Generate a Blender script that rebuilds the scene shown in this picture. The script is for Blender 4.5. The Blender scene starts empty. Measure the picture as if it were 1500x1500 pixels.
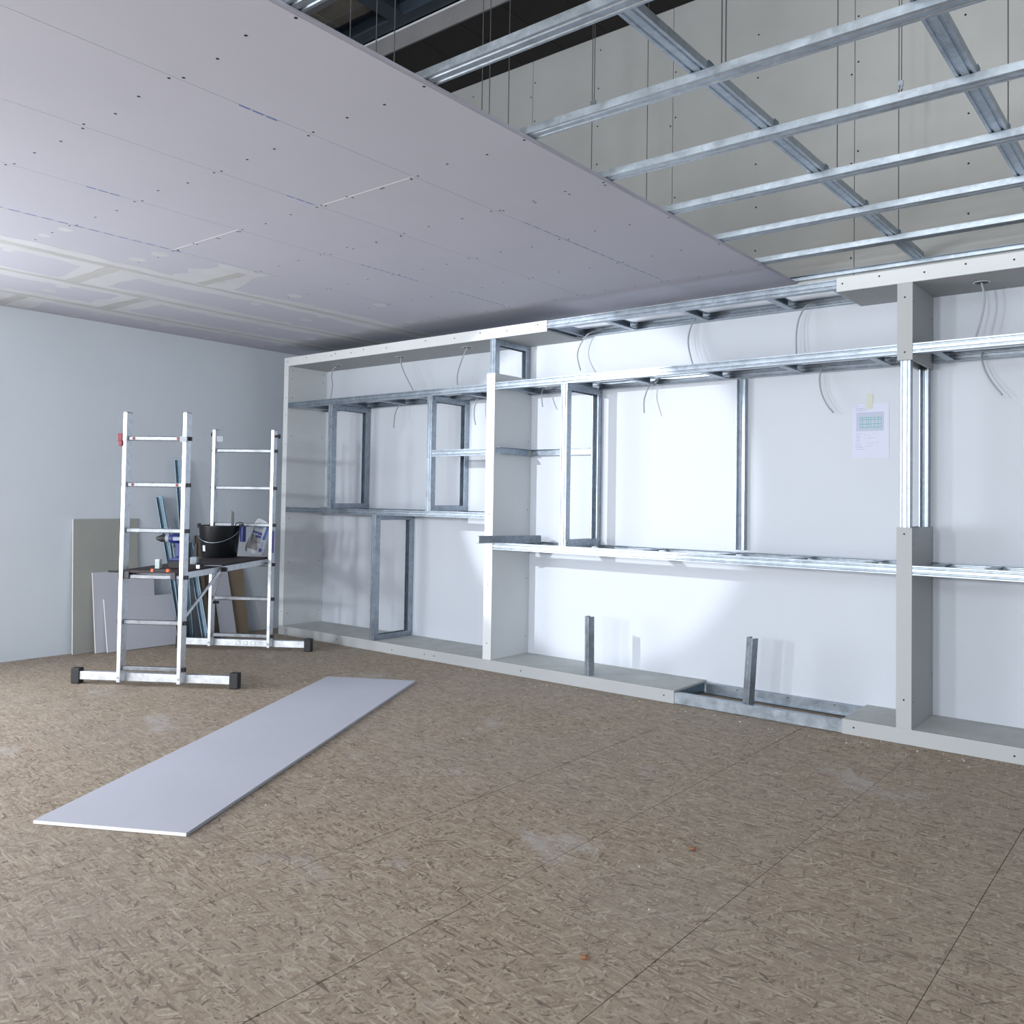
import bpy, math, random
from mathutils import Vector, Matrix
random.seed(7)
scene = bpy.context.scene
COL = scene.collection

# ------------------------------------------------------------------ camera
F_PX, PPX, PPY = 1271.8, 790.5, 696.3
CAM = Vector((6.723, -4.999, 1.194))
YAW, PITCH, ROLL = (math.radians(a) for a in (37.882, 1.621, 0.857))
fwd = Vector((-math.sin(YAW) * math.cos(PITCH), math.cos(YAW) * math.cos(PITCH), math.sin(PITCH)))
r0 = Vector((math.cos(YAW), math.sin(YAW), 0)); u0 = r0.cross(fwd)
RT = math.cos(ROLL) * r0 + math.sin(ROLL) * u0
UP = -math.sin(ROLL) * r0 + math.cos(ROLL) * u0
cd = bpy.data.cameras.new('camera'); cam = bpy.data.objects.new('camera', cd); COL.objects.link(cam)
cam.matrix_world = Matrix(((RT.x, UP.x, -fwd.x, CAM.x), (RT.y, UP.y, -fwd.y, CAM.y), (RT.z, UP.z, -fwd.z, CAM.z), (0, 0, 0, 1)))
cd.sensor_width = 36; cd.sensor_fit = 'HORIZONTAL'; cd.lens = 36 * F_PX / 1500
cd.shift_x = (750 - PPX) / 1500; cd.shift_y = (PPY - 750) / 1500
cd.clip_start = 0.05
scene.camera = cam

# ------------------------------------------------------------------ light
W = bpy.data.worlds.new('world'); scene.world = W; W.use_nodes = True
W.node_tree.nodes['Background'].inputs[0].default_value = (0.75, 0.85, 1, 1)
W.node_tree.nodes['Background'].inputs[1].default_value = 0.3
scene.view_settings.view_transform = 'Standard'; scene.view_settings.look = 'None'
scene.view_settings.gamma = 1; scene.view_settings.use_curve_mapping = False
scene.view_settings.exposure = 0.08

def area(name, loc, rot, sx, sy, power, col):
    l = bpy.data.lights.new(name, 'AREA'); l.shape = 'RECTANGLE'; l.size = sx; l.size_y = sy
    l.energy = power; l.color = col
    o = bpy.data.objects.new(name, l); COL.objects.link(o); o.location = loc; o.rotation_euler = rot
    return o
RX = math.radians(90)
DAY = (0.92, 0.96, 1.0)
WINX = (2.6, 4.67, 6.65, 8.45)    # front wall windows; the last one added to light right-facing sides
for wx, p in zip(WINX, (150, 215, 140, 60)):
    area('window_daylight', (wx, -11.02, 1.95), (RX, 0, 0), 0.34, 0.5, p, DAY)
area('front_fill_light', (4.6, -11.0, 0.72), (RX, 0, 0), 8.6, 1.1, 20, DAY)  # added broad low fill; no gate stands in the front wall
area('left_glazing_daylight', (-0.02, -5.6, 1.02), (RX, 0, math.radians(-90)), 3.9, 1.7, 275, DAY)
area('upper_fill_light', (4.6, -11.0, 3.75), (math.radians(99), 0, 0), 8.6, 1.4, 130, DAY).data.spread = math.radians(90)  # added fill for the upper hall; the wall has no opening there
sp = bpy.data.lights.new('work_lamp_beam', 'SPOT'); sp.energy = 600; sp.color = (0.93, 0.96, 1.0)
sp.spot_size = math.radians(30); sp.spot_blend = 0.24; sp.shadow_soft_size = 0.03
so = bpy.data.objects.new('work_lamp_beam', sp); COL.objects.link(so); so.location = (2.15, -4.6, 2.2)
tgt = Vector((3.2, 0, 1.35)); so.rotation_euler = (tgt - so.location).to_track_quat('-Z', 'Y').to_euler()

# ------------------------------------------------------------------ pixel helpers (positions from the photograph)
def ray(u, v): return fwd + RT * ((u - PPX) / F_PX) - UP * ((v - PPY) / F_PX)
def on_x(u, v, x): d = ray(u, v); return CAM + d * ((x - CAM.x) / d.x)
def on_y(u, v, y): d = ray(u, v); return CAM + d * ((y - CAM.y) / d.y)
def on_z(u, v, z): d = ray(u, v); return CAM + d * ((z - CAM.z) / d.z)

# ------------------------------------------------------------------ materials
def mat(name, col, rough=0.6, metal=0.0, spec=0.5):
    m = bpy.data.materials.new(name); m.use_nodes = True
    b = m.node_tree.nodes['Principled BSDF']
    b.inputs['Base Color'].default_value = (*col, 1); b.inputs['Roughness'].default_value = rough
    b.inputs['Metallic'].default_value = metal; b.inputs['Specular IOR Level'].default_value = spec
    return m
def N(m, t, **kw):
    n = m.node_tree.nodes.new(t)
    for k, v in kw.items(): setattr(n, k, v)
    return n
def L(m, a, b): m.node_tree.links.new(a, b)
def obj_coord(m, scale=(1, 1, 1), rotz=0, loc=(0, 0, 0)):
    tc = N(m, 'ShaderNodeNewGeometry'); mp = N(m, 'ShaderNodeMapping')
    mp.inputs['Scale'].default_value = scale; mp.inputs['Rotation'].default_value = (0, 0, rotz); mp.inputs['Location'].default_value = loc
    L(m, tc.outputs['Position'], mp.inputs['Vector']); return mp.outputs['Vector']
def strand_coord(m, scale, rot, loc=(0, 0, 0)):
    tc = N(m, 'ShaderNodeNewGeometry'); vr = N(m, 'ShaderNodeVectorRotate', rotation_type='Z_AXIS'); vr.inputs['Angle'].default_value = rot
    L(m, tc.outputs['Position'], vr.inputs['Vector']); mp = N(m, 'ShaderNodeMapping'); mp.inputs['Scale'].default_value = scale
    mp.inputs['Location'].default_value = loc; L(m, vr.outputs[0], mp.inputs['Vector']); return mp.outputs['Vector']
def ramp(m, stops, fac=None, interp='LINEAR'):
    r = N(m, 'ShaderNodeValToRGB'); r.color_ramp.interpolation = interp
    e = r.color_ramp.elements
    while len(e) < len(stops): e.new(0.5)
    for s, (p, c) in zip(e, stops): s.position = p; s.color = (*c, 1)
    if fac is not None: L(m, fac, r.inputs['Fac'])
    return r.outputs['Color']
def noise(m, vec, scale, detail=4, rough=0.55):
    n = N(m, 'ShaderNodeTexNoise'); n.inputs['Scale'].default_value = scale; n.inputs['Detail'].default_value = detail
    n.inputs['Roughness'].default_value = rough; L(m, vec, n.inputs['Vector']); return n.outputs['Fac']
def mix(m, fac, a, b, mode='MIX'):
    n = N(m, 'ShaderNodeMix', data_type='RGBA', blend_type=mode)
    for s, v in ((n.inputs[0], fac), (n.inputs[6], a), (n.inputs[7], b)):
        if hasattr(v, 'is_linked') or hasattr(v, 'links'): L(m, v, s)
        elif isinstance(v, (int, float)): s.default_value = v
        else: s.default_value = (*v, 1)
    return n.outputs[2]
def bump(m, h, strength, dist=0.002):
    b = N(m, 'ShaderNodeBump'); b.inputs['Strength'].default_value = strength; b.inputs['Distance'].default_value = dist
    L(m, h, b.inputs['Height']); L(m, b.outputs['Normal'], m.node_tree.nodes['Principled BSDF'].inputs['Normal'])
def base(m, c): L(m, c, m.node_tree.nodes['Principled BSDF'].inputs['Base Color'])

def board_mat(name, c, var=0.06, scale=3.0, rough=0.75):
    m = mat(name, c, rough, 0, 0.3); v = obj_coord(m)
    a = tuple(x * (1 - var) for x in c); b = tuple(min(1, x * (1 + var * 0.6)) for x in c)
    n1 = noise(m, v, scale, 5); base(m, ramp(m, [(0.3, a), (0.7, b)], n1))
    bump(m, noise(m, v, 260, 2), 0.08, 0.0006); return m
M_PAINT = board_mat('white_painted_plaster', (0.555, 0.59, 0.645), 0.025, 1.2)
M_LEFT = board_mat('pale_blue_grey_plaster', (0.63, 0.685, 0.74), 0.035, 1.5)
M_CEIL = board_mat('lavender_plasterboard', (0.495, 0.498, 0.575), 0.03, 1.4)
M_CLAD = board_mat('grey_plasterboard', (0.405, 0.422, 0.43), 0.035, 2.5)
M_CLADC = board_mat('lit_pale_plasterboard', (0.665, 0.69, 0.70), 0.03, 2.5)  # lighter copy of the grey board, light put into its colour; also pale trim
M_UPPER = board_mat('raw_grey_plasterboard', (0.45, 0.455, 0.445), 0.08, 2.0)
M_LILAC = board_mat('lilac_grey_plasterboard', (0.50, 0.515, 0.575), 0.03, 2.0)
M_GREEN = board_mat('green_grey_plasterboard', (0.34, 0.35, 0.325), 0.05, 3.0)
M_CORE = board_mat('white_gypsum_core', (0.80, 0.80, 0.78), 0.05, 60)
M_FILL = board_mat('pale_joint_filler', (0.575, 0.585, 0.62), 0.06, 5)
M_FILLD = board_mat('grey_joint_filler', (0.475, 0.48, 0.485), 0.10, 6)
M_DUSTY = board_mat('dusty_grey_plasterboard', (0.48, 0.50, 0.49), 0.13, 7.0)
M_BROWNB = board_mat('brown_fibreboard', (0.24, 0.19, 0.135), 0.10, 6)
M_DKBOARD = board_mat('dark_brown_board', (0.10, 0.078, 0.062), 0.10, 6)
M_CONC = board_mat('concrete_roof_deck', (0.40, 0.355, 0.285), 0.35, 2.2)
M_BULK = board_mat('grey_bulkhead_face', (0.24, 0.235, 0.24), 0.10, 4)
M_DARKCEIL = board_mat('dark_brown_ceiling_panel', (0.036, 0.031, 0.029), 0.15, 3)
M_STEELBL = mat('dark_blue_steel', (0.05, 0.07, 0.095), 0.5, 0.3)
M_WHITE = mat('white_plastic', (0.75, 0.77, 0.78), 0.5)
M_SCREW = mat('black_phosphate_screw', (0.012, 0.012, 0.014), 0.5, 0.4)
M_BLACK = mat('black_rubber', (0.012, 0.013, 0.016), 0.55)
M_BUCKET = mat('black_bucket_plastic', (0.007, 0.008, 0.010), 0.4, 0, 0.3)
M_BLUE = mat('blue_plastic', (0.010, 0.020, 0.15), 0.4)
M_LBLUE = mat('light_blue_print', (0.05, 0.28, 0.68), 0.5)
M_DBLUE = mat('dark_blue_print', (0.02, 0.07, 0.32), 0.5)
M_MARK = mat('blue_marker_print', (0.10, 0.18, 0.45), 0.6)
M_PURPLE = mat('violet_sticker', (0.14, 0.12, 0.42), 0.5)
M_RED = mat('red_plastic', (0.20, 0.012, 0.018), 0.45)
M_WIRE = mat('dark_steel_wire', (0.10, 0.105, 0.115), 0.5, 0.5)
M_HOOK = mat('dark_grey_plastic', (0.045, 0.045, 0.055), 0.5)
M_MORTAR = mat('pale_mortar', (0.5, 0.48, 0.43), 0.8)
M_ORANGE = mat('orange_plastic', (0.85, 0.14, 0.03), 0.4)
M_MINT = mat('pale_mint_card', (0.62, 0.74, 0.70), 0.6)
M_GREYP = mat('grey_plastic', (0.33, 0.37, 0.42), 0.45)
M_CABLE = mat('grey_cable_sheath', (0.34, 0.37, 0.40), 0.5)
M_PAPER = mat('white_paper', (0.57, 0.59, 0.71), 0.7)
M_TAPE = mat('masking_tape', (0.53, 0.55, 0.47), 0.6)
M_INK = mat('grey_ink', (0.34, 0.37, 0.50), 0.7)
M_PLANBG = mat('grey_plan_print', (0.43, 0.47, 0.58), 0.7)
M_GREENINK = mat('green_ink', (0.12, 0.42, 0.40), 0.7)
M_BAG = board_mat('paper_sack', (0.58, 0.60, 0.62), 0.12, 14)
M_SACKG = board_mat('grey_sack_panel', (0.30, 0.29, 0.29), 0.15, 14)
M_DECK = board_mat('dark_platform_ply', (0.055, 0.045, 0.048), 0.2, 12)
M_COPPER = mat('copper_brown', (0.22, 0.09, 0.04), 0.5)
M_GLASS = mat('window_glass', (0.8, 0.88, 0.95), 0.05)
M_GLASS.node_tree.nodes['Principled BSDF'].inputs['Transmission Weight'].default_value = 1.0
M_FRAMEW = mat('window_frame_grey', (0.5, 0.52, 0.54), 0.5)

def metal_mat(name, c, rough, spangle=14, knurl=True):
    m = mat(name, c, rough, 0.92); v = obj_coord(m)
    vo = N(m, 'ShaderNodeTexVoronoi'); vo.inputs['Scale'].default_value = 55; L(m, v, vo.inputs['Vector'])
    sg = N(m, 'ShaderNodeSeparateColor'); L(m, vo.outputs['Color'], sg.inputs[0])
    n1 = noise(m, v, spangle, 6)
    cc = ramp(m, [(0.25, tuple(x * 0.80 for x in c)), (0.75, tuple(min(1, x * 1.12) for x in c))], n1)
    cc = mix(m, 0.10, cc, sg.outputs[0], 'OVERLAY'); base(m, cc)
    rr = N(m, 'ShaderNodeMapRange'); rr.inputs[3].default_value = rough - 0.10; rr.inputs[4].default_value = rough + 0.12
    L(m, n1, rr.inputs[0]); L(m, rr.outputs[0], m.node_tree.nodes['Principled BSDF'].inputs['Roughness'])
    if knurl: bump(m, noise(m, v, 170, 2), 0.06, 0.001)
    return m
M_ZINC = metal_mat('galvanised_steel', (0.37, 0.42, 0.475), 0.37)
M_ZINCB = metal_mat('blue_grey_galvanised_steel', (0.20, 0.28, 0.35), 0.42)
M_ALU = metal_mat('brushed_aluminium', (0.78, 0.82, 0.86), 0.36, 30, False)
M_ALUD = metal_mat('dull_aluminium_rung', (0.24, 0.255, 0.275), 0.40, 30, False)
M_BLADE = mat('dull_steel_blade', (0.05, 0.055, 0.06), 0.5, 0.1)

def osb():
    m = mat('oriented_strand_board', (0.3, 0.22, 0.15), 0.7, 0, 0.25)
    cols = None
    pal = [(0.0, (0.155, 0.118, 0.092)), (0.12, (0.27, 0.214, 0.163)), (0.4, (0.335, 0.274, 0.212)), (0.65, (0.375, 0.313, 0.245)),
           (0.88, (0.42, 0.357, 0.283)), (1.0, (0.50, 0.44, 0.36))]
    pos = obj_coord(m)
    layers = [(0.30, (17, 80, 1)), (0.95, (24, 110, 1)), (2.55, (20, 95, 1)), (1.75, (27, 120, 1)), (-0.15, (15, 100, 1)), (2.95, (22, 130, 1)),
              (0.55, (19, 125, 1)), (1.30, (30, 150, 1)), (2.2, (26, 140, 1)), (0.10, (21, 160, 1))]
    wn = N(m, 'ShaderNodeTexNoise'); wn.inputs['Scale'].default_value = 7; wn.inputs['Detail'].default_value = 2; L(m, pos, wn.inputs['Vector'])
    for i, (ang, sc) in enumerate(layers):
        off = 3.7 * i
        v = strand_coord(m, sc, ang, (off, off * 1.7, 0))
        vo = N(m, 'ShaderNodeTexVoronoi', voronoi_dimensions='2D'); vo.inputs['Scale'].default_value = 1.0
        wm = N(m, 'ShaderNodeVectorMath', operation='MULTIPLY_ADD'); wm.inputs[1].default_value = (1.6, 1.6, 0); L(m, wn.outputs['Color'], wm.inputs[0]); L(m, v, wm.inputs[2]); L(m, wm.outputs[0], vo.inputs['Vector'])
        sep = N(m, 'ShaderNodeSeparateColor'); L(m, vo.outputs['Color'], sep.inputs[0])
        c = ramp(m, pal, sep.outputs[0])
        if cols is None: cols = c
        else:
            gt = N(m, 'ShaderNodeMath', operation='GREATER_THAN'); gt.inputs[1].default_value = 0.70
            L(m, sep.outputs[1], gt.inputs[0]); cols = mix(m, gt.outputs[0], cols, c)
    fine = noise(m, strand_coord(m, (35, 240, 1), 0.35), 1.0, 5)
    cols = mix(m, 0.5, cols, ramp(m, [(0.25, (0.32, 0.32, 0.32)), (0.75, (0.70, 0.69, 0.67))], fine), 'OVERLAY')
    for (ang, sc, lo, loc) in ((0.45, (13, 34, 1), 0.69, (5, 9, 0)), (2.6, (16, 44, 1), 0.71, (15, 2, 0))):      # dark bark flecks
        fl = noise(m, strand_coord(m, sc, ang, loc), 1.0, 2)
        cols = mix(m, ramp(m, [(lo, (0, 0, 0)), (lo + .03, (0.7, 0.7, 0.7))], fl), cols, (0.085, 0.068, 0.068))
    tone = noise(m, pos, 0.9, 5)                      # trodden grey film
    cols = mix(m, ramp(m, [(0.38, (0, 0, 0)), (0.72, (0.28, 0.28, 0.28))], tone), cols, (0.33, 0.315, 0.30))
    dn = noise(m, strand_coord(m, (1, 1.7, 1), 0.5, (2.3, 4.1, 0)), 1.5, 9, 0.64)
    cols = mix(m, ramp(m, [(0.60, (0, 0, 0)), (0.73, (0.6, 0.6, 0.6))], dn), cols, (0.50, 0.49, 0.51))
    cols = mix(m, 1.0, cols, (0.95, 0.93, 0.90), 'MULTIPLY')
    base(m, cols); bump(m, fine, 0.10, 0.002)
    return m
M_OSB = osb()

# ------------------------------------------------------------------ mesh builder
ORG = {}
class MB:
    def __init__(s): s.v = []; s.f = []
    def add(s, vs, fs):
        k = len(s.v); s.v += [Vector(p) for p in vs]; s.f += [tuple(i + k for i in f) for f in fs]; return s
    def box(s, x0, x1, y0, y1, z0, z1):
        return s.add([(x0, y0, z0), (x1, y0, z0), (x1, y1, z0), (x0, y1, z0), (x0, y0, z1), (x1, y0, z1), (x1, y1, z1), (x0, y1, z1)],
                     [(0, 3, 2, 1), (4, 5, 6, 7), (0, 1, 5, 4), (1, 2, 6, 5), (2, 3, 7, 6), (3, 0, 4, 7)])
    def obox(s, c, ax, hx):                     # oriented box: centre, three unit axes, half sizes
        c = Vector(c); a, b, d = (Vector(q).normalized() * h for q, h in zip(ax, hx))
        if a.cross(b).dot(d) < 0: d = -d
        vs = [c + a * i + b * j + d * k for k in (-1, 1) for j in (-1, 1) for i in (-1, 1)]
        return s.add(vs, [(0, 2, 3, 1), (4, 5, 7, 6), (0, 1, 5, 4), (1, 3, 7, 5), (3, 2, 6, 7), (2, 0, 4, 6)])
    def prism(s, poly, p0, ex, ey, axis, length):   # 2D polygon extruded
        p0, ex, ey, ax = Vector(p0), Vector(ex), Vector(ey), Vector(axis).normalized()
        n = len(poly); vs = [p0 + ex * a + ey * b for a, b in poly]; vs += [p + ax * length for p in vs]
        fs = [(i, (i + 1) % n, n + (i + 1) % n, n + i) for i in range(n)] + [tuple(range(n - 1, -1, -1)), tuple(range(n, 2 * n))]
        return s.add(vs, fs)
    def strip(s, path, t, p0, ex, ey, axis, length):  # open polyline of sheet metal thickness t, extruded
        pts = [Vector((a, b, 0)) for a, b in path]; off = []
        for i, p in enumerate(pts):
            d1 = (p - pts[i - 1]).normalized() if i else None
            d2 = (pts[i + 1] - p).normalized() if i < len(pts) - 1 else None
            n1 = Vector((-d1.y, d1.x, 0)) if d1 else None; n2 = Vector((-d2.y, d2.x, 0)) if d2 else None
            if n1 is None: o = n2
            elif n2 is None: o = n1
            else: o = (n1 + n2) / max(0.3, 1 + n1.dot(n2))
            off.append(p + o * t)
        p0, ex, ey, ax = Vector(p0), Vector(ex), Vector(ey), Vector(axis).normalized()
        n = len(pts); A = [p0 + ex * q.x + ey * q.y for q in pts]; B = [p0 + ex * q.x + ey * q.y for q in off]
        vs = A + B + [p + ax * length for p in A + B]; m = 2 * n; fs = []
        for i in range(n - 1):
            fs += [(i, i + 1, m + i + 1, m + i), (n + i + 1, n + i, m + n + i, m + n + i + 1),
                   (i + 1, i, n + i, n + i + 1), (m + i, m + i + 1, m + n + i + 1, m + n + i)]
        fs += [(0, m, m + n, n), (n - 1, 2 * n - 1, m + 2 * n - 1, m + n - 1)]
        return s.add(vs, fs)
    def chan(s, p0, p1, o, w=0.05, f=0.04, t=0.0012, lip=0.0, groove=False):
        """U or C channel: web centred on p0-p1, flanges reach out along o"""
        p0, p1, o = Vector(p0), Vector(p1), Vector(o).normalized(); ax = p1 - p0; sd = ax.normalized().cross(o)
        h = w / 2
        web = [(-h, 0)]
        if groove:
            g = 0.0048
            for c in (-0.26 * w, 0.26 * w): web += [(c - g, 0), (c - g * 0.4, 0.004), (c + g * 0.4, 0.004), (c + g, 0)]
        web += [(h, 0)]
        path = ([(-h + lip, f)] if lip else []) + [(-h, f)] + web + [(h, f)] + ([(h - lip, f)] if lip else [])
        return s.strip(path, t, p0, sd, o, ax, ax.length)
    def tube(s, pts, r, n=8, cap=True):
        pts = [Vector(p) for p in pts]; k = len(s.v); up = Vector((0, 0, 1)); prev = None
        for i, p in enumerate(pts):
            d = (pts[min(i + 1, len(pts) - 1)] - pts[max(i - 1, 0)]).normalized()
            if prev is None:
                a = d.cross(up if abs(d.z) < 0.9 else Vector((1, 0, 0))).normalized()
            else: a = (prev - d * prev.dot(d)).normalized()
            prev = a; b = d.cross(a); rr = r[i] if isinstance(r, (list, tuple)) else r
            s.v += [p + (a * math.cos(t) + b * math.sin(t)) * rr for t in (2 * math.pi * j / n for j in range(n))]
        for i in range(len(pts) - 1):
            for j in range(n):
                s.f.append((k + i * n + j, k + i * n + (j + 1) % n, k + (i + 1) * n + (j + 1) % n, k + (i + 1) * n + j))
        if cap:
            s.f.append(tuple(k + j for j in range(n - 1, -1, -1))); e = k + (len(pts) - 1) * n; s.f.append(tuple(e + j for j in range(n)))
        return s
    def disc(s, c, nrm, r, h=0.0008, n=8):
        c, nrm = Vector(c), Vector(nrm).normalized(); return s.tube([c, c + nrm * h], r, n)
    def lathe(s, prof, c, axis=(0, 0, 1), n=32, close=False):
        c, ax = Vector(c), Vector(axis).normalized(); a = ax.orthogonal().normalized(); b = ax.cross(a); k = len(s.v)
        for r, z in prof: s.v += [c + ax * z + (a * math.cos(t) + b * math.sin(t)) * r for t in (2 * math.pi * j / n for j in range(n))]
        for i in range(len(prof) - 1):
            for j in range(n): s.f.append((k + i * n + j, k + i * n + (j + 1) % n, k + (i + 1) * n + (j + 1) % n, k + (i + 1) * n + j))
        if close:
            s.f.append(tuple(k + j for j in range(n - 1, -1, -1))); e = k + (len(prof) - 1) * n; s.f.append(tuple(e + j for j in range(n)))
        return s
    def build(s, name, m, parent=None, smooth=False, bev=0.0):
        if parent is None:
            xs, ys, zs = zip(*s.v); org = Vector(((min(xs) + max(xs)) / 2, (min(ys) + max(ys)) / 2, min(zs)))
        else: org = ORG[parent.name]
        me = bpy.data.meshes.new(name); me.from_pydata([p - org for p in s.v], [], s.f); me.update()
        import bmesh
        b = bmesh.new(); b.from_mesh(me); bmesh.ops.recalc_face_normals(b, faces=b.faces[:]); b.to_mesh(me); b.free()
        me.materials.append(m)
        if smooth:
            for p in me.polygons: p.use_smooth = True
        o = bpy.data.objects.new(name, me); COL.objects.link(o)
        if parent is None: o.location = org
        else: o.parent = parent
        ORG[o.name] = org
        if smooth:
            md = o.modifiers.new('edge', 'EDGE_SPLIT'); md.split_angle = math.radians(40)
        if bev:
            md = o.modifiers.new('bevel', 'BEVEL'); md.width = bev; md.segments = 2; md.limit_method = 'ANGLE'
        return o
def tag(o, label, cat, group=None):
    o['label'] = label; o['category'] = cat
    if group: o['group'] = group
    return o
def thing(name, label, cat, loc, group=None, structure=False):
    o = bpy.data.objects.new(name, None); COL.objects.link(o); o.location = loc; ORG[o.name] = Vector(loc); o.empty_display_size = 0.1
    if structure: o['kind'] = 'structure'; o['label'] = label
    else: tag(o, label, cat, group)
    return o
def struct(o, label=None):
    o['kind'] = 'structure'
    if label: o['label'] = label
    return o
def B(*a): return MB().box(*a)
def screws(pts, nrm, parent, r=0.004, name='screw_heads'):
    mb = MB(); nv = Vector(nrm).normalized()
    for p in pts: mb.disc(Vector(p) - nv * 0.0006, nv, r, 0.0011, 8)
    o = mb.build(name, M_SCREW, parent); o['kind'] = 'stuff'; return o

# ------------------------------------------------------------------ key dimensions (metres, from the photograph)
D = 0.414            # depth of the shelving
HP = 0.077           # top of plinth
HS, HT = 2.324, 2.398  # underside and top of the soffit
HC, T = 2.503, 0.0125  # underside of suspended ceiling, board thickness
XL0, XL1 = 0.314, 0.375
XM0, XM1 = 2.673, 2.748
XR0, XR1 = 5.450, 5.524
XE = 9.4             # right wall
YF = -11.1           # front wall
XC = 4.764           # open edge of the boarded ceiling
BW = 0.6115

# ------------------------------------------------------------------ floor of OSB boards
fl = thing('floor', 'floor of brown strand boards laid in long rows', 'floor', (4.7, -5.5, -0.05), structure=True)
B(-0.2, XE + 0.2, YF - 0.1, 0.2, -0.06, -0.022).build('subfloor', M_DKBOARD, fl)
jx = [5.567 + 0.588 * k for k in range(-10, 8)]
jx = [0.0] + [x for x in jx if 0.1 < x < XE - 0.1] + [XE]
for i in range(len(jx) - 1):
    ys = [0.0]; y = -(1.0 + 0.55 * ((i * 3) % 4)) if jx[i] < 5.9 or jx[i] > 6.3 else -1.93
    while y > YF: ys.append(y); y -= 2.05
    ys.append(YF)
    for j in range(len(ys) - 1):
        g = 0.0012
        B(jx[i] + g, jx[i + 1] - g, ys[j + 1] + g, ys[j] - g, -0.022, random.uniform(-0.0012, 0.0)).build('strand_board', M_OSB, fl)

# ------------------------------------------------------------------ walls
wb = thing('wall_back', 'white back wall with grey boarding above the ceiling line', 'wall', (4.7, 0.08, 0), structure=True)
B(-0.2, XE + 0.2, T, 0.16, -0.06, 5.2).build('core', M_UPPER, wb)
B(0, XE, 0, T - 0.0005, 0, 2.47).build('painted_lining', M_PAINT, wb)
uj = [0.0] + [5.096 + 1.19 * k for k in range(-4, 4)] + [XE]
ub = [B(a + 0.002, b - 0.002, 0, T - 0.0005, 2.472, 4.52).build('plasterboard', M_UPPER, wb) for a, b in zip(uj, uj[1:])]
pts = []
for x in uj[2:-1]:
    z = 2.6
    while z < 4.45:
        pts += [(x - 0.018, 0, z + random.uniform(-.02, .02)), (x + 0.02, 0, z + 0.07 + random.uniform(-.02, .02))]
        pts += [(x + 0.595 + random.uniform(-.01, .01), 0, z + 0.15)]; z += 0.27
screws(pts, (0, -1, 0), wb, 0.006)
# grubby hanger stains are left to the board material; the left, right and front walls
LW0, LW1, LZ0, LZ1 = -7.6, -3.6, 0.12, 1.92      # glazed opening in the left wall, outside the picture
wl = MB().box(-.16, 0, LW1, 0, -.06, 5.2).box(-.16, 0, YF, LW0, -.06, 5.2).box(-.16, 0, LW0, LW1, -.06, LZ0).box(-.16, 0, LW0, LW1, LZ1, 5.2)
struct(wl.build('wall_left', M_LEFT), 'pale blue grey plastered left wall')
w = thing('window_5', 'large glazed opening in the left wall', 'window', (-.1, (LW0 + LW1) / 2, LZ0), structure=True)
fr = MB()
for k in range(5): yy = LW0 + .03 + (LW1 - LW0 - .06) * k / 4; fr.box(-.13, -.07, yy - .03, yy + .03, LZ0, LZ1)
for k in range(4):
    ya = LW0 + .06 + (LW1 - LW0 - .06) * k / 4; yb = LW0 + (LW1 - LW0 - .06) * (k + 1) / 4
    fr.box(-.13, -.07, ya, yb, LZ0, LZ0 + .06); fr.box(-.13, -.07, ya, yb, LZ1 - .06, LZ1)
    B(-.105, -.095, ya, yb, LZ0 + .06, LZ1 - .06).build('pane', M_GLASS, w)
fr.build('window_frame', M_FRAMEW, w)
struct(B(XE, XE + 0.16, YF, 0.0, -0.06, 5.2).build('wall_right', M_PAINT), 'white right wall')
wf = MB()
ex = [-0.2] + [v for wx in WINX for v in (wx - 0.45, wx + 0.45)] + [XE + 0.2]
for a, b in zip(ex[0::2], ex[1::2]): wf.box(a, b, YF - 0.2, YF, -0.06, 5.2)
for wx in WINX: wf.box(wx - 0.45, wx + 0.45, YF - 0.2, YF, -0.06, 1.3); wf.box(wx - 0.45, wx + 0.45, YF - 0.2, YF, 2.6, 5.2)
struct(wf.build('wall_front', M_PAINT), 'white front wall with four windows, one of them added')
for i, wx in enumerate(WINX):  # rightmost window is an addition, made as fill from the right
    w = thing('window_%d' % (i + 1), 'unseen grey framed window in the front wall', 'window', (wx, YF - 0.1, 1.3), structure=True)
    fr = MB()
    fr.box(wx - .45, wx - .39, YF - .13, YF - .07, 1.3, 2.6); fr.box(wx + .39, wx + .45, YF - .13, YF - .07, 1.3, 2.6)
    fr.box(wx - .39, wx + .39, YF - .13, YF - .07, 1.3, 1.36); fr.box(wx - .39, wx + .39, YF - .13, YF - .07, 2.54, 2.6)
    fr.build('window_frame', M_FRAMEW, w); B(wx - .39, wx + .39, YF - .105, YF - .095, 1.36, 2.54).build('pane', M_GLASS, w)

# ------------------------------------------------------------------ hall roof, bulkhead and steel beams far above
rf = thing('ceiling_upper', 'concrete roof deck of the hall', 'ceiling', (4.7, -5.5, 4.95), structure=True)
ZD_ = 4.765; sx0 = on_z(470, 24, ZD_).x; sy0 = on_z(500, 22, ZD_).y
sxs = [-0.2] + [sx0 + 1.25 * k for k in range(0, 7) if sx0 + 1.25 * k < XE] + [XE + .2]
sys_ = [0.0, sy0] + [sy0 - 2.4 * k for k in range(1, 5) if sy0 - 2.4 * k > YF] + [YF]
for xa, xb in zip(sxs, sxs[1:]):
    for ya, yb in zip(sys_, sys_[1:]): B(xa + .006, xb - .006, yb + .006, ya - .006, ZD_, 5.1).build('roof_slab', M_CONC, rf)
for xa in sxs[1:-1]: B(xa - .0055, xa + .0055, YF, 0, ZD_ - .002, 5.0).build('mortar_joint', M_MORTAR, rf)
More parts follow.
